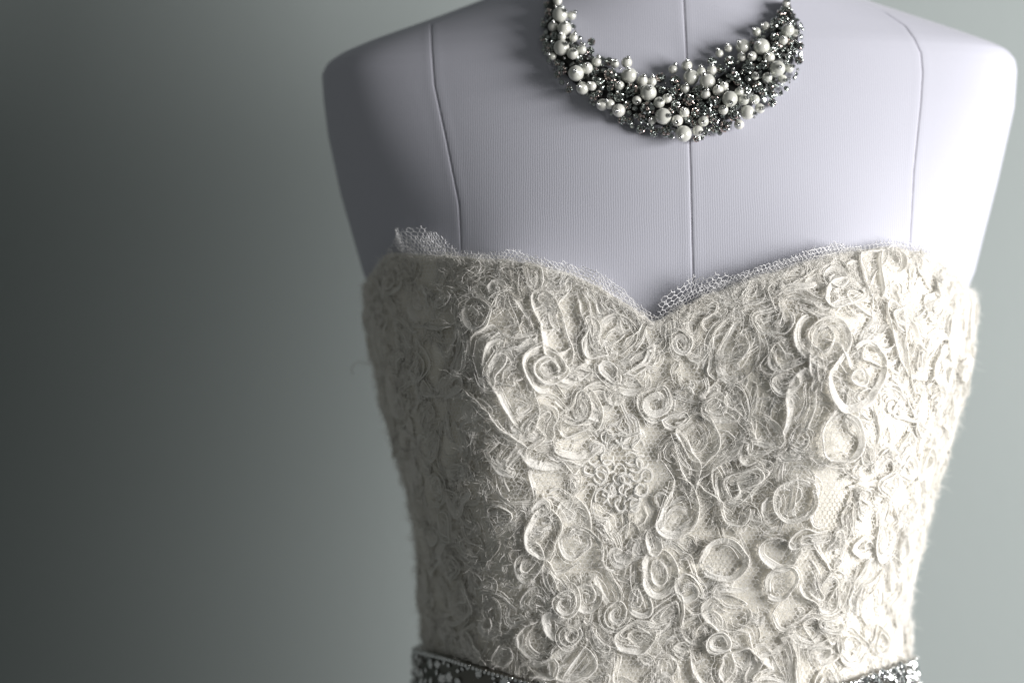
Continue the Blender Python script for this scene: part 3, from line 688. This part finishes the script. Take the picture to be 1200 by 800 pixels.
for t in range(9000):
    i = rng.integers(0, 120); f = rng.uniform(-1.08, 1.08); u, v = cl[i] + pn[i] * wd[i] * f
    rp = rng.choice([2.6, 3.4, 4.4, 5.2]); 
    if any((u - a) ** 2 + (v - b_) ** 2 < ((rp + c_) * .78) ** 2 for a, b_, c_ in used): continue
    used.append((u, v, rp)); nfill += 1
    c, rr, dn = place(u, v, rp, .0022)
    if rp > 4: bead('rhinestone_ball', random.choice(PAVE), c, rr, nrm(dn + rng.normal(0, .5, 3)))
    elif rng.random() < .3: bead('silver_bead', ME_pin, c, rr * .55, dn)
    else: bead('rhinestone', random.choice(DARK), c, rr * 1.05, nrm(dn + rng.normal(0, .4, 3)))
    if nfill > 210: break
print('fill', nfill)
# strands going up round the neck, out of the picture
for side, (u, v) in ((-1, (651, -8)), (1, (921, 0))):
    pts = []
    for k in range(26):
        a = k / 25; py = v - 95 * a; ph = (.72 + .0 * a) if side < 0 else math.pi - .72
        ph = ph - side * 0; base = section(np.array([py]), np.array([ph + side * 1.1 * a * a]), False)[0, 0]; pts.append(base)
    p0, n0 = onform(u, max(v, 0)); p0 = p0 + n0 * .004; pts = np.array(pts); w_ = np.linspace(1, 0, 26)[:, None] ** 1.5
    pts = pts + (p0 - pts[0]) * w_ + np.array([0, -.0045, 0])
    mb = MB(); mb.grid(tube(pts, .0009), closed=True); obj('cord', mb.mesh('cord', M_pin, origin=C0), neck, C0)
    for k in range(4, 26, 4): bead('pearl', ME_pearl, pts[k], .0030, (0, -1, .2))

# ------------------------------------------------------------------ belt
BT = np.array([(400, 740), (488, 757), (540, 768), (600, 788), (650, 803), (780, 832), (930, 812), (985, 797), (1030, 782), (1075, 765), (1150, 745)], float)
belt = empty('rhinestone_belt', (wx(786), -.09, (400 - 840) * S)); tag(belt, 'dark jewelled belt with rhinestones around the waist below the bodice', 'belt')
sb = np.linspace(-.30, .30, 241)
zt = np.full(sb.shape, (400 - 790) * S)
for _ in range(12):
    P, nn = TD.at(sb, zt); u, v = proj(P); zt = zt + (v - np.interp(u, BT[:, 0], BT[:, 1])) * S * .8
for sgn in (-1, 1):
    m_ = sb * sgn > .185; zt[m_] = np.interp(.185 * sgn, sb, zt)
Hb = .030
prof = [(0, .002), (0, .0062), (-.0012, .0072), (-.0026, .0062), (-.004, .0058), (-.015, .0064), (-.026, .0058), (-.0274, .0062), (-.0288, .0072), (-.030, .0062), (-.030, .002)]
G = []
for dz_, off_ in prof:
    P, nn = TD.at(sb, zt + dz_); G.append(P + nn * off_)
mb = MB(); mb.grid(np.array(G)); obj('band', mb.mesh('band', M_beltdark, origin=belt.location), belt, belt.location)
def stone(me, s0, z0, off, r, nm='rhinestone'):
    P, nn = TD.at(np.array([s0]), np.array([z0])); o = bpy.data.objects.new(nm, me); COL.objects.link(o); o.parent = belt
    o.matrix_local = Matrix.Translation(Vector(P[0] + nn[0] * off) - belt.location) @ align(nrm(nn[0] + rng.normal(0, .22, 3)), random.uniform(0, 6)) @ Matrix.Scale(r, 4)
ub = []
for t in range(4000):
    s0 = rng.uniform(-.22, .22); zz = float(np.interp(s0, sb, zt)); z0 = zz - rng.uniform(.0005, .026); r = rng.choice([.0013, .0018, .0024, .0030]); kk = .9 if s0 < .06 else .72
    if any((s0 - a) ** 2 + (z0 - b_) ** 2 < ((r + c) * kk) ** 2 for a, b_, c in ub): continue
    P, nn = TD.at(np.array([s0]), np.array([z0])); u, v = proj(P[0])
    if s0 < .05 and rng.random() < .86: continue  # most left stones dropped: the shade on that side is put into their spacing
    if v > 815 or (nn[0] * nrm(np.array([0, -D, 0]) - P[0])).sum() < -.3: continue
    ub.append((s0, z0, r)); stone(random.choice(SINGLE), s0, z0, .0066, r)
for k, s0 in enumerate(np.arange(-.235, .236, .0022)):
    zz = float(np.interp(s0, sb, zt)); P, nn = TD.at(np.array([s0]), np.array([zz])); u, v = proj(P[0])
    if v < 812: stone(SINGLE[k % 2], s0, zz - .0008, .0074, .00115, 'rim_stone')
print('belt stones', len(ub))
